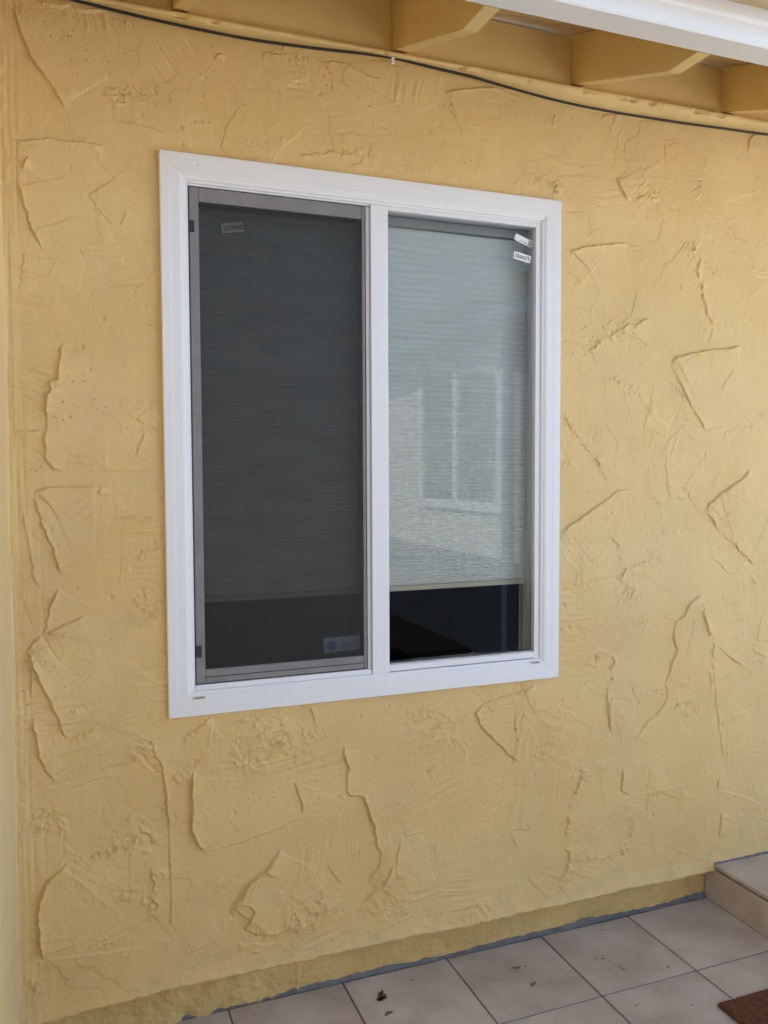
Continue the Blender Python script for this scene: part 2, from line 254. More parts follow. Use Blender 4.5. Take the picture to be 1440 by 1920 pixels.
# ------------------------------------------------------------------ trowelled relief of the stucco, in wall millimetres
# strokes: (step height, raised side, fall-off, broken, points along the edge); rough lumps: (x, z, radius, height); combed zones: (x, z, rx, rz, angle, height)
STROKES = [
(5,-1,90,0,[(-343,2677),(-325,2616),(-300,2557),(-276,2522),(-252,2493),(-238,2463),(-222,2442)]),
(3.5,1,80,0,[(-359,2352),(-304,2358),(-261,2368),(-205,2366),(-130,2370)]),
(4,-1,80,0,[(-342,2264),(-326,2197),(-309,2140),(-292,2096),(-283,2090)]),
(5,-1,20,0,[(-315,2318),(-321,2302),(-329,2281)]),
(3,-1,40,0,[(-296,2696),(-235,2692),(-204,2704),(-185,2693),(-108,2705)]),
(1.8,1,50,1,[(-122,2679),(-102,2690),(-83,2686),(-56,2688)]),
(1.2,1,40,0,[(-126,2437),(-61,2433),(-14,2426),(26,2417)]),
(2.5,1,25,0,[(151,2626),(161,2647),(183,2645)]),
(2,1,40,1,[(262,2667),(292,2666),(336,2677),(381,2673),(435,2685)]),
(3,1,60,0,[(443,2672),(481,2681),(521,2679),(549,2669),(584,2657),(633,2652)]),
(1.5,1,40,1,[(364,2404),(425,2419),(472,2430),(519,2431),(600,2444)]),
(3.5,1,70,0,[(818,2645),(861,2658),(905,2668),(950,2681),(1022,2690)]),
(3,1,40,0,[(1374,2644),(1388,2666),(1418,2670),(1459,2674)]),
(4,-1,70,0,[(1431,2477),(1452,2438),(1467,2414),(1488,2399)]),
(2.5,1,30,1,[(1488,2399),(1536,2427),(1578,2440),(1621,2431)]),
(2.5,1,50,0,[(1747,2497),(1781,2505),(1785,2484),(1768,2447),(1742,2427)]),
(3.5,1,50,0,[(1976,2614),(1977,2664),(2000,2684),(2060,2694)]),
(4.5,1,90,0,[(1263,2201),(1266,2226),(1322,2243),(1403,2257),(1485,2269)]),
(1.8,1,60,0,[(1485,2269),(1527,2263),(1549,2237),(1560,2200)]),
(2.2,-1,35,1,[(1737,2306),(1749,2277),(1736,2253)]),
(2.2,1,40,1,[(1845,2320),(1903,2329),(1950,2323),(1997,2309)]),
(2.5,-1,35,1,[(1216,2439),(1202,2409),(1222,2390)]),
(1,-1,50,0,[(835,2615),(870,2566),(891,2519)]),
(5.5,-1,100,0,[(-241,1867),(-250,1850),(-252,1832),(-256,1769),(-278,1764),(-275,1740),(-284,1731),(-288,1650),(-292,1610),(-290,1569),(-273,1545),(-246,1535)]),
(2.5,1,50,0,[(-361,1638),(-321,1637),(-290,1642)]),
(1.2,-1,60,0,[(-209,1540),(-118,1539),(-16,1534)]),
(4.5,1,100,0,[(-323,1472),(-315,1485),(-293,1493),(-262,1497),(-210,1498),(-152,1494)]),
(4.5,-1,100,0,[(-322,1477),(-315,1454),(-302,1400),(-284,1352),(-266,1296),(-258,1265)]),
(4,-1,15,0,[(-158,1497),(-163,1472)]),
(3,1,40,0,[(-129,1424),(-100,1418),(-53,1411),(-1,1419)]),
(3,1,40,0,[(-65,1332),(-34,1328),(1,1334)]),
(2.2,1,40,1,[(-130,1433),(-113,1437),(-86,1435)]),
(2.5,-1,30,0,[(-348,1448),(-344,1401),(-334,1340),(-327,1272),(-312,1230)]),
(2.5,1,40,0,[(-354,1194),(-319,1195),(-285,1195)]),
(4.5,-1,60,0,[(-265,1241),(-281,1207),(-294,1174),(-301,1140),(-311,1110)]),
(4.5,1,80,0,[(-313,1108),(-289,1125),(-257,1141),(-194,1163)]),
(5.5,1,60,0,[(-349,1086),(-331,1101),(-308,1117)]),
(6.5,-1,90,0,[(-348,1093),(-335,1053),(-317,997),(-299,953),(-281,910),(-266,859),(-248,841)]),
(3.5,-1,30,0,[(-345,1057),(-336,1023),(-339,985),(-343,958)]),
(5,-1,70,0,[(-338,916),(-330,846),(-322,803),(-304,759),(-285,728)]),
(3,1,45,1,[(-325,828),(-289,836),(-258,838)]),
(2.5,1,50,1,[(-250,844),(-198,849),(-168,863)]),
(3,1,40,1,[(-84,1220),(-64,1173),(-37,1157),(-5,1155)]),
(2.2,-1,50,0,[(-46,1642),(-60,1604),(-73,1569)]),
(4,1,40,0,[(122,858),(113,777),(88,750),(69,711)]),
(7.5,-1,100,0,[(70,715),(61,694),(58,650),(62,597),(56,553),(73,513),(94,480)]),
(1.2,-1,70,0,[(91,485),(146,486),(236,501),(298,515),(377,540)]),
(3,-1,50,0,[(349,650),(355,630),(361,606),(377,541)]),
(1.8,1,40,0,[(351,645),(394,647),(442,645)]),
(4.5,-1,80,0,[(501,737),(499,713),(504,689),(517,663),(507,641),(510,593),(523,576),(556,576),(573,527),(594,475),(601,409),(616,387),(609,351),(580,323),(568,301)]),
(4,-1,40,0,[(-44,818),(-37,781),(-16,734),(-8,645),(-1,555)]),
(4,1,40,0,[(-94,791),(-75,774),(-65,755),(-35,725)]),
(3.5,1,45,1,[(224,765),(301,761),(363,777),(411,799)]),
(2.5,-1,40,0,[(400,858),(411,826),(408,795)]),
(3.5,1,40,1,[(27,813),(78,830),(124,859)]),
(2.5,1,30,1,[(166,853),(210,838),(255,835),(301,803)]),
(7,-1,110,0,[(310,461),(289,431),(263,396),(219,373),(196,339),(155,292)]),
(5,-1,90,0,[(188,319),(219,309),(229,286),(210,251),(203,242),(236,218),(279,209),(342,209),(390,215),(422,232),(471,255),(491,270)]),
(3,-1,30,0,[(258,402),(284,377),(304,381)]),
(2,-1,40,0,[(440,392),(464,352),(491,322),(447,299),(403,281)]),
(7,1,110,0,[(-328,261),(-333,326),(-338,398),(-330,432),(-313,471),(-291,489),(-255,521)]),
(3.5,1,50,1,[(-257,518),(-211,525),(-164,531),(-110,536),(-52,552)]),
(3,-1,30,1,[(-49,474),(-49,415),(-44,370)]),
(4,-1,30,0,[(-56,390),(-34,353),(-68,330)]),
(2.5,1,60,0,[(-333,266),(-263,264),(-170,256),(-77,249)]),
(2,-1,40,0,[(-3,585),(0,436),(-1,275)]),
(3,-1,50,0,[(32,196),(98,221),(160,232)]),
(4,1,60,0,[(534,223),(571,265),(622,291),(661,353)]),
(4,-1,60,0,[(1144,855),(1105,835),(1038,824),(963,810),(931,785),(944,741),(1001,684),(1049,635),(1089,601)]),
(2.5,-1,25,1,[(1069,804),(1071,727),(1075,649)]),
(2.2,1,40,0,[(1179,720),(1214,709),(1279,701)]),
(2,1,40,1,[(1107,602),(1156,617),(1219,633)]),
(4.5,-1,70,0,[(1421,830),(1415,786),(1424,722),(1435,653)]),
(2.5,-1,60,0,[(1657,817),(1663,752),(1637,718),(1582,678),(1524,617)]),
(3,1,35,1,[(1686,697),(1704,733),(1772,731),(1819,698)]),
(1.8,-1,50,0,[(1864,788),(1878,692),(1910,506)]),
(3.5,-1,60,1,[(1317,575),(1313,513),(1287,472),(1273,421),(1262,351),(1258,298),(1275,256),(1248,211),(1218,163)]),
(3,-1,60,0,[(1486,543),(1478,453),(1519,438)]),
(3.5,1,60,0,[(1570,436),(1641,439),(1750,446)]),
(3,1,60,1,[(1559,423),(1531,363),(1521,300),(1500,257),(1468,235),(1383,237),(1299,245)]),
(2.2,-1,30,0,[(1890,446),(1884,401)]),
(2.5,1,50,0,[(1884,403),(2018,356),(2103,312)]),
(3.5,-1,50,0,[(1907,324),(1898,277),(1897,220)]),
(2.5,1,50,0,[(993,210),(1050,220),(1106,235)]),
(3,-1,50,0,[(678,432),(666,365),(662,317),(671,285)]),
(2,1,40,0,[(619,272),(645,287),(671,302)]),
(2.5,1,40,0,[(784,172),(889,173),(987,189)]),
(2.5,1,40,1,[(735,140),(816,132),(912,152)]),
(2.2,1,30,1,[(702,808),(763,808),(862,807)]),
(2.2,1,40,0,[(777,747),(790,772),(853,775),(930,780)]),
(2.5,1,25,0,[(763,619),(781,631),(802,645)]),
(3.2,1,50,1,[(1321,1908),(1375,1948),(1426,1976),(1478,2001),(1578,2033)]),
(3.2,1,50,1,[(1383,1832),(1449,1827),(1502,1798),(1567,1747),(1593,1703)]),
(3,1,70,0,[(1596,1682),(1515,1597),(1407,1497)]),
(3,1,50,1,[(1411,1497),(1369,1562),(1318,1613),(1267,1672),(1233,1719)]),
(5.5,1,100,0,[(1656,1880),(1673,1906),(1728,1921),(1819,1939),(1899,1947),(1962,1962)]),
(3,-1,90,0,[(1656,1891),(1697,1821),(1754,1737),(1817,1658)]),
(2.5,1,40,1,[(1875,1661),(1940,1676),(2046,1685)]),
(3,-1,50,1,[(1772,2256),(1764,2190),(1788,2130),(1805,2068),(1840,2011)]),
(4,1,70,0,[(1222,1322),(1250,1348),(1310,1378),(1371,1414),(1443,1462),(1502,1470)]),
(2.5,1,40,1,[(1575,1458),(1626,1427),(1633,1355)]),
(2.5,-1,40,1,[(1409,1309),(1445,1299),(1466,1254),(1456,1205)]),
(2.5,1,40,1,[(1442,1163),(1488,1208),(1563,1223),(1659,1259)]),
(4.5,1,80,0,[(1811,1380),(1829,1414),(1898,1460),(1980,1505),(2015,1541)]),
(3,-1,60,1,[(1808,1395),(1865,1330),(1925,1282),(1986,1233),(2048,1185)]),
(2,1,40,0,[(2043,1192),(2024,1146),(1987,1096)]),
(3.5,1,40,0,[(1226,1270),(1271,1236),(1301,1212),(1291,1157),(1235,1144)]),
(3.5,1,40,0,[(1228,1115),(1252,1072),(1282,1027),(1307,994)]),
(4,-1,60,0,[(1816,1104),(1755,1076),(1733,1032),(1694,1016),(1684,971),(1701,905),(1683,879),(1655,800)]),
(3.2,-1,50,1,[(1805,1092),(1818,1026),(1833,978),(1857,920),(1851,864),(1867,769)]),
(2.5,-1,40,0,[(1871,923),(1934,867),(2002,830)]),
(3.5,1,40,0,[(1359,932),(1407,929),(1441,937)]),
(3,-1,40,1,[(1438,937),(1435,882),(1421,805)]),
(1.5,-1,40,0,[(1839,1231),(1879,1209),(1920,1166)]),
]
ROUGH = [
(-93,2491,34,5),(-64,2505,22,5),(245,2410,22,3),(600,2444,21,2.5),(1557,2427,49,3),(1744,2277,33,3),(1202,2417,32,2.5),(1098,2430,68,1.5),(-34,1731,31,3),(-50,1194,36,4),(-55,1653,24,2.5),(-64,784,36,5),(18,708,36,5),(-23,735,28,4),(194,737,68,3),(301,769,75,3),(411,787,40,3),(-319,635,36,5),(-281,615,35,4),(-123,568,44,5),(-75,550,42,6),(-51,371,26,6),(-112,405,25,4),(-352,202,29,4),(-28,441,20,4),(358,221,62,3),(422,264,66,3),(233,208,37,4),(799,750,88,2.2),(871,683,70,1.5),(1318,521,38,4),(1750,715,46,3),(1500,1124,51,3),(2055,870,48,3),(1555,1026,49,2.2),(1447,1986,43,2),(1502,1789,38,2.5),(1365,915,39,2.5),(1803,1571,29,2),(1998,1232,34,2.5),(946,111,72,2.5),(1489,241,33,2.5),(657,219,68,2.5),(1289,257,47,2),(271,841,45,3),(362,715,32,2.5),(1629,1211,28,2),(1245,1908,30,2.5),
]
COMB = [
(-64,1931,98,210,-2,0.9),(-301,1970,72,98,-8,1.1),(-312,1757,54,126,-4,1.4),(-53,1400,63,84,-3,1.2),(-94,2107,84,70,-2,0.7),(1295,1944,90,102,-2,1),(1292,1052,74,68,-4,0.9),(1494,1605,105,51,10,0.7),(316,721,165,90,8,1.2),(-213,760,104,84,10,1.1),(-170,897,104,56,6,0.8),(160,407,84,75,30,0.8),(391,334,112,96,30,1.2),(871,783,216,64,5,1),(853,518,288,102,12,0.8),(762,198,216,68,15,1.2),(454,162,144,68,18,1.2),(1138,160,180,72,35,1.2),(-128,313,126,45,6,0.8),(1569,780,198,48,-5,0.8),(1421,2476,120,102,-60,0.5),(379,2454,144,60,-75,0.5),(50,2615,78,84,-50,0.6),(666,2643,102,45,-88,0.8),(-122,2679,156,26,-85,0.8),(1145,2443,95,40,-45,0.9),(1503,894,126,45,-4,0.7),(1676,1026,115,72,-10,0.4),(1965,548,144,120,-80,0.4),
]

WY = 0.018            # mean plane of the stucco face
def relief(X, Z):
    """outward height in metres of the trowelled stucco at wall coordinates X, Z (metres)"""
    h = 0.0028 * fbm(X * 2.2, Z * 2.2, 3, 2) + 0.0011 * fbm(X * 7, Z * 7, 9, 3) + 0.00035 * fbm(X * 38, Z * 38, 21, 2)
    # long faint trowel sweeps everywhere
    an = 2.2 * fbm(X * 1.1, Z * 1.1, 31, 1)
    U = X * np.cos(an) + Z * np.sin(an); Vv = -X * np.sin(an) + Z * np.cos(an)
    h += 0.00035 * fbm(U * 5, Vv * 60, 37, 2) * sstep(0, .35, fbm(X * 3, Z * 3, 41, 2))
    x0, z0 = X[0, 0], Z[0, 0]; dx = X[0, 1] - X[0, 0]; dz = Z[1, 0] - Z[0, 0]
    nz, nx = X.shape
    def window(xa, xb, za, zb):
        i0 = max(0, int((xa - x0) / dx)); i1 = min(nx, int((xb - x0) / dx) + 2)
        k0 = max(0, int((za - z0) / dz)); k1 = min(nz, int((zb - z0) / dz) + 2)
        return (slice(k0, k1), slice(i0, i1)) if i1 > i0 + 1 and k1 > k0 + 1 else None
    extra = []
    r = np.random.default_rng(5)
    for _ in range(70):      # small stray edges between the large plates
        cx, cz = r.uniform(-350, 2900), r.uniform(160, 2700); a = r.uniform(0, 6.28); ln = r.uniform(25, 90); cv = r.uniform(-.6, .6)
        pts = []
        for k in range(4):
            pts.append((cx, cz)); cx += ln / 3 * math.cos(a); cz += ln / 3 * math.sin(a); a += cv
        extra.append((r.uniform(.8, 2.0), r.choice([-1, 1]), 35, r.integers(0, 2), pts))
    for n, (hh, side, dec, brk, pts) in enumerate(list(STROKES) + extra):
        P = np.array(pts, float) / 1000.0
        seg = np.hypot(*(P[1:] - P[:-1]).T); T = np.concatenate([[0], np.cumsum(seg)]); tot = T[-1]
        m = max(4, int(tot / .004)); t = np.linspace(0, tot, m)
        px = np.interp(t, T, P[:, 0]); pz = np.interp(t, T, P[:, 1])
        ker = np.array([.25, .5, .25])
        for _ in range(2):
            px[1:-1] = np.convolve(px, ker, 'valid'); pz[1:-1] = np.convolve(pz, ker, 'valid')
        tx = np.gradient(px); tz = np.gradient(pz); q = np.hypot(tx, tz) + 1e-9
        amp = .0048 if brk else .0024
        jit = amp * (fbm(t * 55, t * 0 + n * 3.1, 51, 3) + .5 * fbm(t * 170, t * 0 + n * 1.7, 57, 2)) * 1.6
        px = px + tz / q * jit; pz = pz - tx / q * jit
        D = min(dec, 65) / 1000.0; R = 2.6 * D
        w = window(px.min() - R, px.max() + R, pz.min() - R, pz.max() + R)
        if w is None: continue
        x = X[w]; z = Z[w]
        best = np.full(x.shape, 1e9); sg = np.zeros(x.shape); tt = np.zeros(x.shape)
        for i in range(m - 1):
            ax, az, bx, bz = px[i], pz[i], px[i + 1], pz[i + 1]; ex, ez = bx - ax, bz - az; l2 = ex * ex + ez * ez + 1e-12
            u = np.clip(((x - ax) * ex + (z - az) * ez) / l2, 0, 1)
            ddx = x - ax - u * ex; ddz = z - az - u * ez; d2 = ddx * ddx + ddz * ddz
            c = d2 < best; best[c] = d2[c]; sg[c] = (ddx * ez - ddz * ex)[c]; tt[c] = (t[i] + u * (t[i + 1] - t[i]))[c]
        d = np.sqrt(best); s = np.where(sg * side >= 0, d, -d)
        e = min(.035, tot * .28)
        wt = sstep(0, e, tt) * sstep(0, e, tot - tt)
        vary = .75 + .45 * fbm(tt * 22, tt * 0 + n * 2.3, 61, 2)
        if brk: vary = vary * (.18 + sstep(-.30, .35, fbm(tt * 26, tt * 0 + n, 67, 2) + .6 * fbm(tt * 120, tt * 0 + n * 1.9, 69, 2)))
        near = np.exp(-(d / .014) ** 1.5); vary = vary * near + (.45 if brk else .75) * (1 - near)
        H = 2.0 * hh / 1000.0
        body = sstep(-.0020, .0006, s) * np.exp(-np.clip(s, 0, None) / D)
        lip = .22 * np.exp(-((s - .0026) / .0032) ** 2) * (s > -.004)
        trough = -.14 * np.exp(-((s + .004) / .0032) ** 2)
        h[w] += H * wt * vary * (body + lip + trough)
        if brk:
            cr = np.exp(-(s / .011) ** 2) * wt
            h[w] += cr * .0028 * np.clip(fbm(x * 95, z * 95, 71 + n % 5, 2) - .12, 0, 1) * 2
    for n, (cx, cz, rr, a) in enumerate(ROUGH):
        cx, cz, rr = cx / 1000, cz / 1000, rr / 1000 * 1.1
        w = window(cx - 2 * rr, cx + 2 * rr, cz - 2 * rr, cz + 2 * rr)
        if w is None: continue
        x = X[w]; z = Z[w]; g = np.exp(-(((x - cx) / rr) ** 2 + ((z - cz) / rr) ** 2) * 1.3)
        g = g * sstep(-.3, .3, fbm(x * 30, z * 30, 83 + n, 2) + .35 * (g - .3))
        an = n * 1.7; u = x * math.cos(an) + z * math.sin(an); v = -x * math.sin(an) + z * math.cos(an)
        wx = .006 * fbm(x * 45, z * 45, 89 + n % 3, 2)
        f = fbm((u + wx) * 34, (v - wx) * 62, 91 + n % 7, 3); f2 = fbm((u - wx) * 70, (v + wx) * 110, 97 + n % 5, 3)
        h[w] += a / 1000 * .8 * g * (sstep(-.04, .05, f) + .8 * sstep(.10, .17, f) + .55 * sstep(.05, .16, f2) - .9 * sstep(.16, .30, -f2))
    r = np.random.default_rng(29)
    more = [(r.uniform(-350, 2900), r.uniform(150, 2700), r.uniform(50, 160), r.uniform(30, 90), r.choice([0, 5, -8, -25, 30, 80, 60]) + r.uniform(-8, 8), r.uniform(.4, 1.1)) for _ in range(110)]
    for n, (cx, cz, rx, rz, ang, a) in enumerate(list(COMB) + more):
        a = a * (1.7 if cx < 60 else 1.15); cx, cz, rx, rz = cx / 1000, cz / 1000, rx / 1000, rz / 1000
        w = window(cx - 1.7 * rx, cx + 1.7 * rx, cz - 1.7 * rz, cz + 1.7 * rz)
        if w is None: continue
        x = X[w]; z = Z[w]; g = np.exp(-(((x - cx) / rx) ** 2 + ((z - cz) / rz) ** 2) ** 2)
        an = math.radians(ang) + .25 * fbm(x * 4, z * 4, 101 + n, 1)
        u = (x - cx) * np.cos(an) + (z - cz) * np.sin(an); v = -(x - cx) * np.sin(an) + (z - cz) * np.cos(an)
        f = fbm(u * 7 + n, v * 85, 107 + n % 5, 2) + .5 * fbm(u * 14, v * 190, 113 + n % 5, 1)
        h[w] += a / 1000 * 2.0 * g * f * sstep(-.35, .25, fbm(u * 9, v * 22, 117 + n, 2))
    # thin torn skins of plaster all over
    wx = .010 * fbm(X * 14, Z * 14, 141, 2)
    f = fbm((X + wx) * 3.1, (Z - wx) * 4.6, 143, 4); zone = sstep(-.05, .25, fbm(X * 1.7, Z * 1.7, 147, 2))
    h += zone * (.0014 * sstep(.10, .12, f) - .0012 * sstep(.16, .175, -f))
    f = fbm((X - wx) * 9.1, (Z + wx) * 7.3, 153, 4)
    h += sstep(0, .2, fbm(X * 2.3, Z * 2.3, 157, 2)) * (.0009 * sstep(.16, .19, f))
    # overlapping passes of the trowel: thin plates, crisp on the leading side and feathered out behind
    r = np.random.default_rng(23)
    for n in range(150):
        cx, cz = r.uniform(-.4, 2.95), r.uniform(.1, 2.75); a, b = r.uniform(.05, .16), r.uniform(.04, .10); an = r.uniform(0, 6.28); H = r.uniform(.0011, .0031)
        R = 1.6 * max(a, b)
        w = window(cx - R, cx + R, cz - R, cz + R)
        if w is None: continue
        x = X[w] - cx; z = Z[w] - cz; wp = .012 * fbm(X[w] * 13, Z[w] * 13, 161 + n % 4, 3) + .0035 * fbm(X[w] * 90, Z[w] * 90, 167, 2)
        u = x * math.cos(an) + z * math.sin(an) + wp; v = -x * math.sin(an) + z * math.cos(an) - wp
        v = v + u * u * r.uniform(-1.5, 1.5)
        m = sstep(-a - .0015, -a + .0015, u) * sstep(a, -a * .7, u) * sstep(-b - .0015, -b + .0015, v) * sstep(b, -b * .5, v)
        drag = 1 + .35 * fbm(u * 9, v * 110, 173 + n % 5, 2)
        h[w] += H * m * drag
    # vertical drag marks in the inside corner on the left
    c = np.exp(-np.clip(X + .385, 0, 1) / .035)
    h += c * (.0055 + .004 * fbm(X * 120, Z * 4, 131, 2) + .003 * fbm(X * 60, Z * 30, 137, 3))
    # scattered pits and crumbs
    r = np.random.default_rng(17)
    for _ in range(620):
        cx, cz = r.uniform(-.37, 2.9), r.uniform(.14, 2.7); rr = r.uniform(.0025, .0055); a = r.choice([-1.6, -1.3, .9]) * rr * .42
        w = window(cx - 3 * rr, cx + 3 * rr, cz - 3 * rr, cz + 3 * rr)
        if w is None: continue
        h[w] += a * np.exp(-((X[w] - cx) ** 2 + ((Z[w] - cz) * .8) ** 2) / rr ** 2)
    return h

# ------------------------------------------------------------------ ground
gnd = new_obj('ground', pymesh('ground', [(-400, -400, -.03), (400, -400, -.03), (400, 400, -.03), (-400, 400, -.03)], [[0, 1, 2, 3]]), M['concrete']); kind(gnd, 'structure')

# ------------------------------------------------------------------ yellow house wall
wall = thing('stucco_wall', 'yellow ochre stucco wall with rough trowel marks around the white window', 'wall', (0, 0, 0))
ST = 0.0024
xs = np.arange(-.398, 2.62, ST); zs = np.arange(.118, 2.765, ST)
X, Z = np.meshgrid(xs, zs)
Hh = relief(X, Z)
zb = .122 + .006 * fbm(xs * 6, xs * 0, 201, 3) + .004 * fbm(xs * 40, xs * 0 + 3, 207, 2) - .010 * np.exp(-((xs + .30) / .12) ** 2)
s = Z - .118
Zw = Z + (zb - .118)[None, :] * np.exp(-(s / .05) ** 2)
Y = WY - Hh
# belly of the lower edge: it thickens a little, then rolls under
Y = Y - .016 * np.exp(-s / .03)
Vg = np.stack([X, Y, Zw], -1)
roll = []
for k in range(6, 0, -1):
    a = k / 6 * math.pi / 2; row = Vg[0].copy(); row[:, 1] += .018 * (1 - math.cos(a)) + (.045 if k == 6 else 0); row[:, 2] -= .012 * math.sin(a); roll.append(row)
Vg = np.concatenate([np.array(roll), Vg], 0)
nz, nx = Vg.shape[:2]
cxm = (Vg[:-1, :-1, 0] + Vg[1:, 1:, 0]) / 2; czm = (Vg[:-1, :-1, 2] + Vg[1:, 1:, 2]) / 2
keep = ~((cxm > .03) & (cxm < 1.19) & (czm > .90) & (czm < 2.342))
new_obj('stucco_coat', grid_mesh('stucco_coat', Vg, keep), M['stucco'], wall)
Xr, Zr = np.meshgrid(np.arange(2.612, 2.985, .008), np.arange(.118, 2.765, .008))
new_obj('stucco_coat', grid_mesh('stucco_coat', np.stack([Xr, WY + .001 - relief(Xr, Zr), Zr], -1)), M['stucco'], wall)
# recessed painted foundation under the drip edge
xf = np.arange(-.39, 1.90, .004); zf_ = np.arange(-.03, .165, .004)
X2, Z2 = np.meshgrid(xf, zf_)
hf = .003 * fbm(X2 * 5, Z2 * 5, 211, 2) + .0045 * fbm(X2 * 26, Z2 * 26, 217, 3) + .0020 * fbm(X2 * 80, Z2 * 80, 219, 2)
lump = np.exp(-((X2 - .08) / .22) ** 2) * sstep(.135, .06, Z2)
hf += lump * (.010 + .011 * fbm(X2 * 22, Z2 * 22, 223, 3))
hf += .005 * np.exp(-((X2 - .365 + .006 * fbm(Z2 * 30, Z2 * 0, 229, 2)) / .005) ** 2) * (X2 > .3)
new_obj('foundation', grid_mesh('foundation', np.stack([X2, .056 - hf, Z2], -1)), M['foundation'], wall)
# smeared grey mortar between foundation and tiles
xm = np.arange(-.39, 1.868, .004); n = len(xm)
top = .004 + .010 * np.clip(fbm(xm * 5, xm * 0, 231, 2) + .25, 0, 1) + .007 * sstep(.9, 1.3, xm) + .004 * fbm(xm * 28, xm * 0, 233, 3) + .006 * sstep(1.72, 1.85, xm)
wid = .004 + .003 * fbm(xm * 9, xm * 0, 237, 2) + .002 * fbm(xm * 70, xm * 0, 239, 2)
rows = []
for k in range(5):
    u = k / 4
    yy = .0530 - u ** 2.2 * (.004 + wid) + (.006 if k == 0 else 0); zz = .0008 + (1 - u) ** 1.6 * np.clip(top, .003, 1)
    rows.append(np.stack([xm, yy - .0018 * fbm(xm * 90, xm * 0 + k, 241, 2) - .003 * (0 < k < 4), zz], -1))
new_obj('mortar_joint', grid_mesh('mortar_joint', np.array(rows[::-1])), M['mortar'], wall)

# perpendicular wall closing the porch on the left
side = thing('side_wall', 'pale yellow stucco return wall at the left edge meeting the window wall in a corner', 'wall', (-.385, 0, 0))
ys = np.concatenate([np.arange(0.03, -.42, -.005), np.linspace(-.45, -3.2, 50)]); zz = np.arange(-.03, 2.74, .006)  # unseen run beyond the corner is sized to block light from the left
Yg, Zg = np.meshgrid(ys, zz)
hs = .004 * fbm(Yg * 3, Zg * 2.5, 301, 2) + .0012 * fbm(Yg * 14, Zg * 9, 307, 3) + .0015 * fbm(Yg * 60, Zg * 6, 311, 2)
hs += .012 * np.exp(-np.clip(.02 - Yg, 0, 1) / .012)
new_obj('stucco_coat', grid_mesh('stucco_coat', np.stack([hs, Yg, Zg], -1)[:, ::-1]), M['stucco_side'], side)
box('wall_core', (-.28, -3.2, -.03), (-.02, .03, 2.70), M['stucco_side'], side)

# ------------------------------------------------------------------ house body behind the wall: dark room, roof
body = thing('house_room', 'dark room inside the yellow house, seen through the gap below the shade', 'room', (1, 1.7, 0))
def rbox(n, lo, hi): box(n, (lo[0] - 1, lo[1] - 1.7, lo[2]), (hi[0] - 1, hi[1] - 1.7, hi[2]), M['room'], body)
rbox('back_wall', (-1.6, 3.3, -.02), (3.6, 3.42, 2.75)); rbox('left_wall', (-1.6, .06, -.02), (-1.48, 3.29, 2.75)); rbox('right_wall', (3.48, .06, -.02), (3.6, 3.29, 2.75))
rbox('room_floor', (-1.47, .12, 0), (3.47, 3.29, .05)); rbox('ceiling', (-1.47, .12, 2.5), (3.47, 3.29, 2.6))
rbox('front_lining', (-1.47, .115, .06), (.05, .14, 2.49)); rbox('front_lining', (1.175, .115, .06), (3.47, .14, 2.49)); rbox('front_lining', (.051, .115, .06), (1.174, .14, .94)); rbox('front_lining', (.051, .115, 2.305), (1.174, .14, 2.49))

# ------------------------------------------------------------------ eave: rafters, blocking, sheathing, trim
eave = thing('roof_eave', 'open yellow painted eave with rafter tails above the window wall', 'eave', (0, 0, 2.7))
SL = .347
def rz(y): return .030 + SL * y                    # underside of a rafter, relative to 2.70
prof = [(.11, rz(.11)), (-.452, rz(-.452)), (-.560, rz(-.452) - .001), (-.560, .178 + SL * -.560), (.11, .178 + SL * .11)]
n = len(prof)
RX = [-.565, .039, .652, 1.248, 1.839, 2.44, 3.04]
raf_me = None
for x in RX:
    if raf_me is None:
        o = prism('rafter', prof, 0, .040, M['wood'], eave, 0, .0025); raf_me = o.data
    else:
        o = new_obj('rafter', raf_me, None, eave)
    o.location = (x, 0, 0)
blk_me = None
for a, b in zip(RX[:-1], RX[1:]):
    o = box('blocking_board', (a + .0405, -.004, .020), (b - .0005, .032, .172), M['wood'], eave, .002)
# soffit boards laid along the eave on top of the rafters
bw = .1045
for k in range(8):
    y1 = .12 - k * bw; y0 = y1 - bw + .004
    ln = [(y0, .1795 + SL * y0), (y1, .1795 + SL * y1), (y1, .1795 + .019 + SL * y1), (y0, .1795 + .019 + SL * y0)]
    prism('sheathing_board', ln, -1.0 + .01 * k, 3.4, M['sheath'], eave, 0, .0015)
prism('roof_deck', [(-.63, .205 + SL * -.63), (4.2, .205 + SL * 4.2), (4.2, .235 + SL * 4.2), (-.63, .235 + SL * -.63)], -3.0, 3.6, M['shingle'], eave, 0)  # unseen slab over the boards, put in to block light from above
# trim strip with its hollow underside, brushed over with paint many times
xt = np.arange(-.384, 2.7, .006)
cp = [(-.384, 2.722), (-.197, 2.709), (-.057, 2.699), (.10, 2.693), (.259, 2.692), (.438, 2.699), (.56, 2.708), (.652, 2.7125), (.76, 2.705), (.898, 2.699), (1.041, 2.685), (1.15, 2.676), (1.249, 2.671), (1.34, 2.669), (1.428, 2.669), (1.616, 2.672), (1.836, 2.679), (2.045, 2.686), (2.30, 2.690), (2.70, 2.688)]
CX = np.array([p[0] for p in cp]); CZ = np.array([p[1] for p in cp])
def cable_z(x):
    g = np.linspace(CX[0], CX[-1], 170); q = np.interp(g, CX, CZ)
    for _ in range(6): q[1:-1] = np.convolve(q, [.25, .5, .25], 'valid')
    return np.interp(x, g, q)
bot = np.minimum(cable_z(xt) - 2.70 + .004, .0135)
pr = [(.02, .0165), (-.026, .0155), (-.0300, .012), (-.0305, .007), (-.0290, .001)]
rows = []
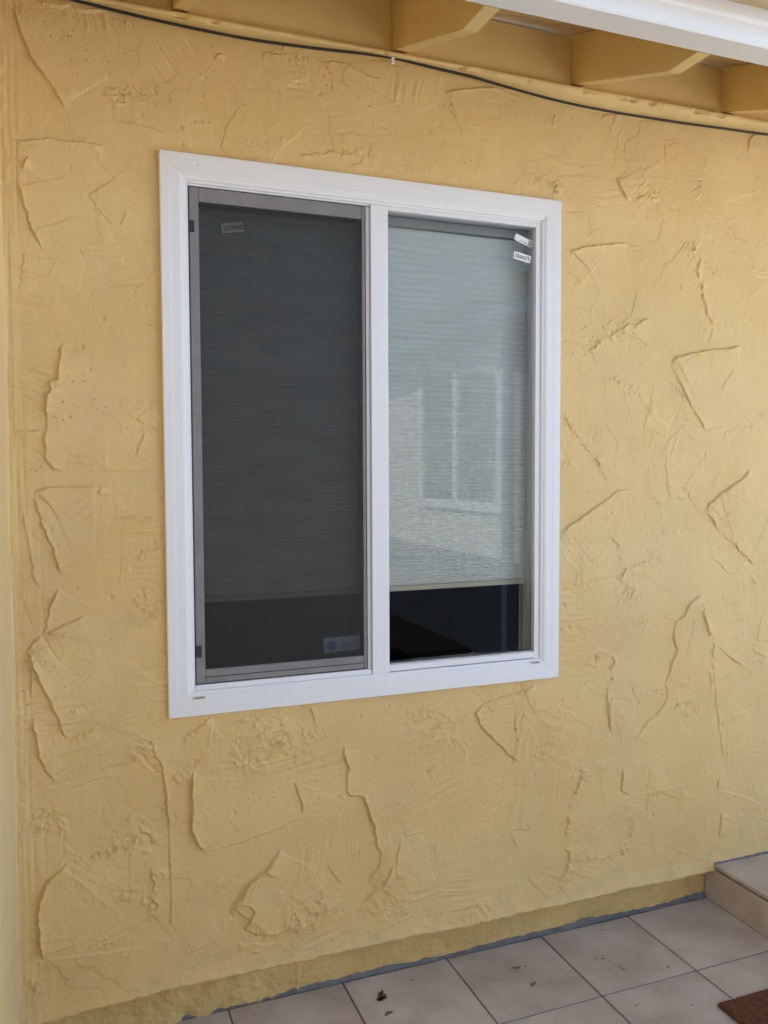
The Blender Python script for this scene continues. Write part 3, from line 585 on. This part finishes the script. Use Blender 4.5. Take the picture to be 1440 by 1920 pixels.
for k, (yy, zz_) in enumerate(pr):
    j = .0014 * fbm(xt * 9, xt * 0 + k * .25, 401, 3) + (.0018 * fbm(xt * 60, xt * 0 + k * .4, 403, 3) if k > 1 else 0)
    chip = np.clip(fbm(xt * 28, xt * 0, 409, 2) - .30, 0, 1) * .020 * (k > 1)
    rows.append(np.stack([xt, yy + j + chip, zz_ + j * .8 + .002 * fbm(xt * 3, xt * 0, 407, 2)], -1))
for t_ in (.15, .35, .6, .8, 1.0, 1.15):
    yy = -.029 + .041 * t_ ** 1.25; zz_ = .001 + (bot - .001) * t_ ** .9
    rows.append(np.stack([xt, yy + .0012 * fbm(xt * 20, xt * 0 + t_ * 3, 411, 3), zz_], -1))
new_obj('trim_strip', grid_mesh('trim_strip', np.array(rows[::-1])), M['wood'], eave)

gut = thing('rain_gutter', 'white rain gutter along the rafter ends at upper right', 'gutter', (0, -.565, 2.575))
gp = [(0, .005), (-.003, -.004), (-.072, -.004), (-.0765, .000), (-.0775, .045), (-.080, .050), (-.0845, .053), (-.086, .075), (-.094, .10), (-.108, .115), (-.110, .128), (-.104, .128), (-.100, .116), (-.074, .06), (-.073, .004), (-.004, .004), (-.004, .14), (0, .14)]
v = []; f = []; XG = [-.34, 3.5]
for x in XG:
    for p in gp: v.append((x, p[0], p[1]))
n = len(gp)
f += [[i, (i + 1) % n, n + (i + 1) % n, n + i] for i in range(n)]
new_obj('gutter_trough', pymesh('gutter_trough', v, f), M['gutter'], gut)
prism('end_cap', [gp[i] for i in (0, 1, 2, 3, 4, 6, 8, 10, 17)], XG[1] + .0005, XG[1] + .003, M['gutter'], gut, 0)

# black cable under the trim
tx_ = np.linspace(-.384, 2.69, 170); tz_ = cable_z(tx_) - .002 + .0012 * fbm(tx_ * 4, tx_ * 0, 421, 2); ty_ = []
for a_, b_ in zip(tx_, tz_):        # the cable lies on the stucco where it bulges out
    i_ = min(int((a_ + .398) / ST), Hh.shape[1] - 2); k_ = int((b_ - .118) / ST); ty_.append(min(-.003, WY - Hh[max(k_ - 3, 0):k_ + 4, max(i_ - 4, 0):i_ + 5].max() - .0040))
ty_ = np.array(ty_)
for _ in range(8): ty_[1:-1] = np.minimum(ty_[1:-1], np.convolve(ty_, [.25, .5, .25], 'valid'))
cab = tag(tube('black_cable', [(a, c, b) for a, b, c in zip(tx_, tz_, ty_)], .0036, M['cable'], None, 10), 'thin black cable sagging along the wall under the eave trim', 'cable')
clip = thing('cable_clip', 'small white clip holding the black cable to the wall', 'clip', (.652, float(np.interp(.652, tx_, ty_)), float(np.interp(.652, tx_, tz_))))
v = []; f = []
for x in (-.0045, .0045):
    for k in range(9):
        a = math.pi * k / 8
        v.append((x, -math.sin(a) * .0075, -math.cos(a) * .0075)); v.append((x, -math.sin(a) * .0056, -math.cos(a) * .0056))
for k in range(8):
    a0, a1, b0, b1 = 2 * k, 2 * k + 1, 2 * k + 2, 2 * k + 3
    f += [[a0, a1, b1, b0], [18 + a0, 18 + b0, 18 + b1, 18 + a1], [a0, b0, 18 + b0, 18 + a0], [a1, 18 + a1, 18 + b1, b1]]
f += [[0, 18, 19, 1], [16, 17, 35, 34]]
new_obj('saddle', pymesh('saddle', v, f), M['clip'], clip)
box('nail_tab', (-.0045, -.006, -.016), (.0045, .008, -.0076), M['clip'], clip, .001)

# ------------------------------------------------------------------ white sliding window
win = thing('sliding_window', 'white vinyl sliding window with insect screen on its left half', 'window', (0, 0, .87))
WW, WH = 1.2192, 1.5022
cprof = [(0, .024), (0, .0032), (.0008, .0012), (.0028, 0), (.022, .0002), (.030, .0010), (.050, .0014), (.0555, .0030), (.0585, .0052), (.0645, .0068), (.0665, .0085), (.0665, .034)]
def ring_pt(sidei, s, w, y):
    # sides: 0 bottom, 1 right, 2 top, 3 left; s in {0,1} start/end (counter-clockwise), w inward
    c = [(w, w), (WW - w, w), (WW - w, WH - w), (w, WH - w)]
    p = c[(sidei + s) % 4]; return (p[0], y, p[1])
for sidei, lab in enumerate(['bottom', 'right', 'top', 'left']):
    v = []; f = []; n = len(cprof)
    for s_ in (0, 1):
        for w, y in cprof:
            p = ring_pt(sidei, s_, w, y)
            e = .0003 * (1 if s_ == 0 else -1)           # hairline mitre joint
            d = [(1, 0), (0, 1), (-1, 0), (0, -1)][sidei]
            v.append((p[0] + e * d[0], p[1], p[2] + e * d[1]))
    f = [[i, i + 1, n + i + 1, n + i] for i in range(n - 1)] + [list(range(n)), list(range(2 * n - 1, n - 1, -1))] + [[0, n, 2 * n - 1, n - 1]]
    new_obj('casing', pymesh('casing', v, f), M['vinyl'], win)
def wb(name, x0, x1, y0, y1, z0, z1, m, parent=win, bev=.001, seg=1):
    return box(name, (x0, y0, z0 - .87), (x1, y1, z1 - .87), m, parent, bev, seg)
# outer frame lining the opening
wb('frame_jamb', .030, .0735, .012, .112, .902, 2.340, M['vinyl']); wb('frame_jamb', 1.153, 1.190, .012, .112, .902, 2.340, M['vinyl'])
wb('frame_head', .0738, 1.1527, .012, .112, 2.2985, 2.340, M['vinyl']); wb('frame_sill', .0738, 1.1527, .0122, .112, .902, .9335, M['vinyl_dirty'])
# track strips around the screen
wb('track_rail', .0755, .588, .0165, .032, .9345, .9505, M['vinyl']); wb('track_rail', .0755, .588, .0165, .030, 2.2935, 2.2982, M['vinyl'])
wb('track_stile', .5775, .5888, .024, .045, .951, 2.293, M['vinyl'])
# fixed lite: stiles and rails, glass
wb('mullion', .5894, .6427, .0125, .052, .9345, 2.2982, M['vinyl'], bev=.002, seg=2)
wb('fixed_stile', 1.1352, 1.1527, .0125, .052, .9345, 2.2982, M['vinyl'])
wb('fixed_rail', .6429, 1.135, .0127, .0515, .9385, .957, M['vinyl']); wb('fixed_rail', .6429, 1.135, .0127, .0515, 2.2859, 2.2982, M['vinyl'])
wb('glazing_bead', .6429, 1.135, .016, .0285, .9572, .9605, M['vinyl_dirty'], bev=0)
def pane(name, x0, x1, y, z0, z1, m, parent=win):
    me = pymesh(name, [(x0, y, z0 - .87), (x1, y, z0 - .87), (x1, y, z1 - .87), (x0, y, z1 - .87)], [[0, 1, 2, 3]])
    return new_obj(name, me, m, parent)
pane('fixed_pane', .6425, 1.1354, .0300, .9568, 2.2861, M['glass'])
# sliding sash behind the screen
wb('sash_stile', .0740, .1035, .050, .082, .946, 2.292, M['vinyl']); wb('sash_stile', .573, .624, .0525, .082, .946, 2.292, M['vinyl'])
wb('sash_rail', .1037, .5728, .050, .082, .946, .981, M['vinyl']); wb('sash_rail', .1037, .5728, .050, .082, 2.2685, 2.292, M['vinyl'])
pane('sliding_pane', .1032, .5733, .0620, .9805, 2.269, M['glass'])
# insect screen
scr = wb('screen_frame', .0779, .1026, .0180, .029, .9539, 2.291, M['alu'], bev=.0015); 
wb('screen_stile', .5641, .5732, .0180, .029, .9539, 2.291, M['alu'], scr, .0015)
wb('screen_rail', .1028, .5639, .0182, .029, 2.2542, 2.291, M['alu'], scr, .0015); wb('screen_rail', .1028, .5639, .0182, .029, .9539, .9917, M['alu'], scr, .0015)
for zc in (.9705,): wb('rail_groove', .104, .562, .0176, .0185, zc - .0012, zc + .0012, M['black'], scr, 0)
pane('screen_mesh', .1020, .5645, .0245, .991, 2.2548, M['mesh'], scr)
for a in ((.0744, .0777, .9525, 2.2925), (.5734, .5764, .9525, 2.2925)): wb('gasket', a[0], a[1], .0205, .028, a[2], a[3], M['black'], scr, 0)
for a in ((.0778, .5733, .9512, .9537), (.0778, .5733, 2.2912, 2.2932)): wb('gasket', a[0], a[1], .0207, .028, a[2], a[3], M['black'], scr, 0)
wb('pull_tab', .0741, .0904, .0150, .0178, 2.1717, 2.2022, M['black'], scr, .0008); wb('pull_tab', .0765, .0929, .0150, .0178, 1.0271, 1.0593, M['black'], scr, .0008)
# weep covers on the lower casing
for x0, x1, z0, z1 in ((.0640, .0985, .9165, .9240), (1.1165, 1.1500, .9220, .9290)):
    w_ = wb('weep_cover', x0, x1, -.0010, .004, z0, z1, M['weep'], bev=.0008)
    wb('weep_slot', x0 + .006, x1 - .003, -.0016, 0, z0 + .0020, z1 - .0022, M['weephole'], w_, 0)
wb('nail_hole', .0985, .1010, -.0006, .001, 2.3420, 2.3445, M['weephole'], bev=0)

# ------------------------------------------------------------------ pleated shade in the room
shd = thing('pleated_shade', 'off-white pleated shade lowered behind both window panes', 'window shade', (.62, .108, 2.268))
z = 0.0; rowz = []; k = 0
while z > -1.082:
    u = -z / 1.082; p_ = .0205 * (1 - u) + .0085 * u
    rowz.append((z, p_)); z -= p_; k += 1
nxs = 60; xs_ = np.linspace(-.533, .533, nxs)
R_ = []
for i, (z, p_) in enumerate(rowz):
    sag = .0022 * fbm(xs_ * 2.1, xs_ * 0 + i * .35, 501, 2) * (1 + .8 * math.exp(z / .12)) * .6 
    dep = .0115 + .002 * fbm(xs_ * 3, xs_ * 0 + i * .7, 503, 2) + -.002 * math.exp(z / .15) * fbm(xs_ * 2, xs_ * 0 + i * 1.3, 505, 1)
    for q, dd in ((0.0, 0.0), (.10, .25), (.48, 1.0), (.60, .98)):
        R_.append(np.stack([xs_, -dep * dd * min(1, p_ / .012), z - q * p_ + sag], -1))
R_.append(np.stack([xs_, xs_ * 0, xs_ * 0 - 1.0885], -1))
new_obj('pleats', grid_mesh('pleats', np.array(R_[::-1])), M['shade'], shd)
box('head_rail', (-.533, -.012, .002), (.533, .03, .030), M['headrail'], shd, .003)
box('bottom_rail', (-.533, -.010, -1.1045), (.533, .012, -1.0888), M['rail'], shd, .003, 2)

# ------------------------------------------------------------------ stickers on the glass
def text_mesh(body, size, bold=0.0):
    cu = bpy.data.curves.new('lettering', 'FONT'); cu.body = body; cu.size = size; cu.align_x = 'CENTER'; cu.align_y = 'CENTER'; cu.offset = bold; cu.extrude = .0001
    ob = bpy.data.objects.new('tmp_text', cu); COL.objects.link(ob)
    dg = bpy.context.evaluated_depsgraph_get(); me = bpy.data.meshes.new_from_object(ob.evaluated_get(dg))
    bpy.data.objects.remove(ob); return me
def sticker(name, label, cx, y, cz, w, h, deg, m, r=.003):
    pts = []
    for sx, sz, a0 in ((1, 1, 0), (-1, 1, 90), (-1, -1, 180), (1, -1, 270)):
        for k in range(4):
            a = math.radians(a0 + 30 * k); pts.append((sx * (w / 2 - r) + r * math.cos(a), sz * (h / 2 - r) + r * math.sin(a)))
    n = len(pts); v = [(p[0], 0, p[1]) for p in pts] + [(p[0], .0003, p[1]) for p in pts]
    f = [list(range(n)), list(range(2 * n - 1, n - 1, -1))] + [[i, (i + 1) % n, n + (i + 1) % n, n + i] for i in range(n)]
    o = new_obj(name, pymesh(name, v, f), m); o.location = (cx, y, cz); o.rotation_euler = (0, -math.radians(deg), 0)
    return tag(o, label, 'sticker')
def lettering(parent, body, size, x=0, z=0, flip=False, m=None, bold=0.0):
    o = new_obj('lettering', text_mesh(body, size, bold), m or M['ink'], parent); o.location = (x, -.0003, z)
    o.rotation_euler = (math.radians(90), math.pi if flip else 0, 0) if flip else (math.radians(90), 0, 0)
    return o
s1 = sticker('glass_sticker', 'grey-looking sticker reading LOWE2 behind the insect screen', .2010, .0612, 2.2065, .0625, .0265, 10.5, M['sticker'], .0012)
lettering(s1, 'LOWE2', .0158, .003, -.002, False, None, .0002)
s2 = sticker('glass_sticker', 'white sticker with LOWE2 upside down on the right pane', 1.0965, .0294, 2.1945, .0610, .0235, -10.3, M['sticker'])
lettering(s2, 'LOWE2', .0150, -.001, .0005, True, None, .0002)
s3 = sticker('glass_sticker', 'tilted blank white sticker in the top right corner of the right pane', 1.1010, .0294, 2.2460, .0640, .0210, -18.5, M['sticker'])
box('printed_line', (-.014, -.0004, -.0052), (.014, 0, -.0038), M['ink'], s3); box('printed_patch', (.0170, -.0004, -.0085), (.0300, 0, .0082), M['greyink'], s3)
s4 = sticker('glass_label', 'pale blue label with round blue emblem behind the screen, lower corner', .5110, .0612, 1.0225, .1140, .0435, 1.5, M['bluepaper'], .001)
bm = bmesh.new(); bmesh.ops.create_circle(bm, cap_ends=True, segments=28, radius=.0150); me = bpy.data.meshes.new('round_emblem'); bm.to_mesh(me); bm.free()
em = new_obj('round_emblem', me, M['blueink'], s4); em.location = (-.032, -.0004, -.002); em.rotation_euler = (math.radians(90), 0, 0)
for z0, xa, xb in ((.002, -.008, .046), (-.004, .004, .034), (-.008, .010, .028)): box('printed_line', (xa, -.0004, z0 - .0011), (xb, 0, z0 + .0011), M['blueink'], s4)

# ------------------------------------------------------------------ porch floor tiles
flo = kind(bpy.data.objects.new('porch_floor', None), 'structure'); COL.objects.link(flo)
PT = .3433; X0 = .5 - 3 * PT
box('grout_bed', (-.385, -2.02, -.029), (1.876, .056, -.0035), M['grout'], flo)
def tile_me(w, d):
    me = box_mesh('tile', (.0025, .0025, -.0065), (w - .0025, d - .0025, 0), .0012, 1); me.materials.append(M['tile']); return me
t_full = tile_me(PT, PT); t_cut = tile_me(PT, .337)
for j in range(6):
    for i in range(7):
        x = X0 + i * PT
        if x + PT > 1.88: continue
        if j == 0: o = new_obj('tile', t_cut, None, flo); o.location = (x, -.290, 0)
        else: o = new_obj('tile', t_full, None, flo); o.location = (x, -.290 - j * PT, 0)
        o.rotation_euler = (random.uniform(-.0012, .0012), random.uniform(-.0012, .0012), 0); o.location.z += random.uniform(-.0004, .0004)
def blob(name, cx, cy, rx, ry, parent, m, z=.0012, seed=0, n=26, rot=0.0):
    r = random.Random(seed); v = [(0, 0, 0)]; f = []; ph = [r.uniform(0, 6.28) for _ in range(4)]
    for k in range(n):
        a = 2 * math.pi * k / n; q = 1 + .28 * math.sin(2 * a + ph[0]) + .22 * math.sin(3 * a + ph[1]) + .16 * math.sin(5 * a + ph[2]) + r.uniform(-.18, .18)
        x, y = rx * q * math.cos(a), ry * q * math.sin(a)
        v.append((x * math.cos(rot) - y * math.sin(rot), x * math.sin(rot) + y * math.cos(rot), 0)); f.append([0, 1 + k, 1 + (k + 1) % n])
    o = new_obj(name, pymesh(name, v, f), m, parent); o.location = (cx, cy, z); return o
for k, (cx, cy, rx, ry, ro) in enumerate([(.585, -.060, .020, .012, .6), (.592, -.045, .010, .006, .8), (.578, -.070, .011, .008, 0), (.576, -.137, .010, .008, .3), (1.025, -.080, .008, .006, 0), (1.012, -.075, .005, .003, 0), (1.052, -.083, .006, .002, 0),
                                          (1.029, -.168, .009, .006, .4), (1.020, -.176, .006, .003, 0), (1.280, -.128, .005, .003, 0), (1.300, -.136, .006, .003, .3), (1.312, -.150, .004, .0025, 0), (1.323, -.197, .014, .002, -1.1), (1.331, -.182, .006, .002, -.9), (1.460, -.247, .006, .0035, 1.2), (1.254, -.363, .009, .0016, .1), (1.395, .002, .005, .003, 0), (1.400, -.420, .003, .003, 0), (.70, -.02, .005, .003, 0)]):
    blob('stain', cx, cy, rx, ry, flo, M['stain'], seed=k, rot=ro)

# ------------------------------------------------------------------ tiled step at the right
stp = thing('entry_step', 'low step covered in beige tiles at the right end of the wall', 'step', (1.868, 0, 0))
box('step_core', (.009, -1.64, -.02), (1.08, .0095, .1265), M['grout'], stp)
for k, (y1, y0) in enumerate(((.0085, -.290), (-.290, -.633), (-.633, -.976), (-.976, -1.319), (-1.319, -1.640))):
    box('riser_tile', (0, y0 + .002, .0015), (.0088, y1 - .002 + (.045 if k == 0 else 0), .1195), M['tile'], stp, .001)
    for i in range(3): box('tread_tile', (-.0015 + i * PT + .002 * (i > 0), y0 + .002, .1270), (-.0015 + (i + 1) * PT - .002, y1 - .002, .1400), M['tile'], stp, .0015)
xm = np.arange(.0, .75, .004); rows = []
for k, (yy, zz_) in enumerate(((.0005, .1395), (.003, .1412), (.006, .1440), (.016, .1455))):
    rows.append(np.stack([xm, yy + .0022 * fbm(xm * 40, xm * 0 + k, 611, 3), zz_ + .0022 * fbm(xm * 50, xm * 0 + k, 613, 3)], -1))
new_obj('mortar_joint', grid_mesh('mortar_joint', np.array(rows)), M['mortar'], stp)
# ------------------------------------------------------------------ brown door mat
dm = thing('door_mat', 'brown coir door mat on the tiles at lower right', 'door mat', (1.462, -1.05, .0015))
box('backing', (.002, .002, 0), (.383, .598, .004), M['rubber'], dm)
xs_ = np.arange(0, .3851, .005); ys_ = np.arange(0, .6001, .005); XX, YY = np.meshgrid(xs_, ys_)
edge = np.minimum(np.minimum(XX, .385 - XX), np.minimum(YY, .60 - YY))
ZZ = .0035 + .0095 * np.sqrt(sstep(-.001, .008, edge)) + .0016 * fbm(XX * 130, YY * 130, 701, 2)
XX = XX + .0016 * fbm(XX * 90, YY * 90, 703, 2); YY = YY + .0016 * fbm(XX * 90, YY * 90, 705, 2)
new_obj('pile', grid_mesh('pile', np.stack([XX, YY, ZZ], -1)), M['coir'], dm)
v = []; f = []; r = np.random.default_rng(3)
for _ in range(9000):
    x, y = r.uniform(-.001, .386), r.uniform(.12, .601); a = r.uniform(0, 6.28); L_ = r.uniform(.003, .0065); ln = r.uniform(-.5, .5, 2) * .006
    b = len(v); v += [(x, y, .0105), (x + .0009 * math.cos(a), y + .0009 * math.sin(a), .0105), (x + ln[0], y + ln[1], .0115 + L_)]; f.append([b, b + 1, b + 2])
me = bpy.data.meshes.new('tufts'); me.from_pydata(v, [], f); kind(new_obj('tufts', me, M['coir'], dm), 'stuff')

# ------------------------------------------------------------------ across the courtyard: what the panes mirror and what bounces light back
wing = thing('neighbour_wing', 'cream side wing with a white window, mirrored faintly in the right pane', 'house', (2.97, 0, 0))
box('wall', (0, -7.2, -.03), (.25, -3.2, 2.72), M['cream'], wing)
box('added_dark_band', (-.02, -7.19, 0), (-.0005, -3.21, .82), M['slate'], wing, .004)  # invented band, added so the lower panes mirror something dark
wwn = box('window', (-.012, -4.98, 1.27), (-.002, -3.52, 2.39), M['room'], wing)  # dark panel in place of the dim interior behind the pane
me = pymesh('pane', [(-.02, -4.98, 1.27), (-.02, -3.52, 1.27), (-.02, -3.52, 2.39), (-.02, -4.98, 2.39)], [[0, 1, 2, 3]]); new_obj('pane', me, M['glass_opp'], wwn)
for a, b in (((-.035, -5.06, 1.19), (-.001, -4.98, 2.47)), ((-.035, -3.52, 1.19), (-.001, -3.42, 2.47)), ((-.035, -4.31, 1.271), (-.0215, -4.23, 2.389)), ((-.035, -4.979, 2.391), (-.001, -3.521, 2.47)), ((-.035, -4.979, 1.19), (-.001, -3.521, 1.269))):
    box('window_frame', a, b, M['vinyl'], wwn)
tag(box('downspout', (2.90, -3.37, 0), (2.965, -3.29, 2.70), M['spout'], None, .006), 'blue-grey downspout on the cream wing across the courtyard', 'downspout')
far = thing('neighbour_house', 'cream house closing the courtyard far behind the camera', 'house', (0, -7.2, 0))
box('wall', (-4, -.3, -.03), (3.2, -.01, 2.72), M['cream'], far)
prism('roof', [(.5, 2.70), (-4.5, 4.45), (-4.5, 4.55), (.5, 2.80)], -4.3, 3.4, M['shingle'], far, 0)
box('gutter', (-4.3, .505, 2.66), (3.4, .61, 2.79), M['gutter'], far, .006)
prism('roof', [(-.45, 2.72), (3.5, 4.1), (3.5, 4.2), (-.45, 2.82)], -7.0, -2.9, M['shingle'], wing, 1)
dark_gnd = kind(box('added_dark_sheet', (-4, -7.2, -.029), (2.95, -4.0, .02), M['dark_sheet']), 'structure')  # unseen dark sheet, added to darken the reflection below the shade
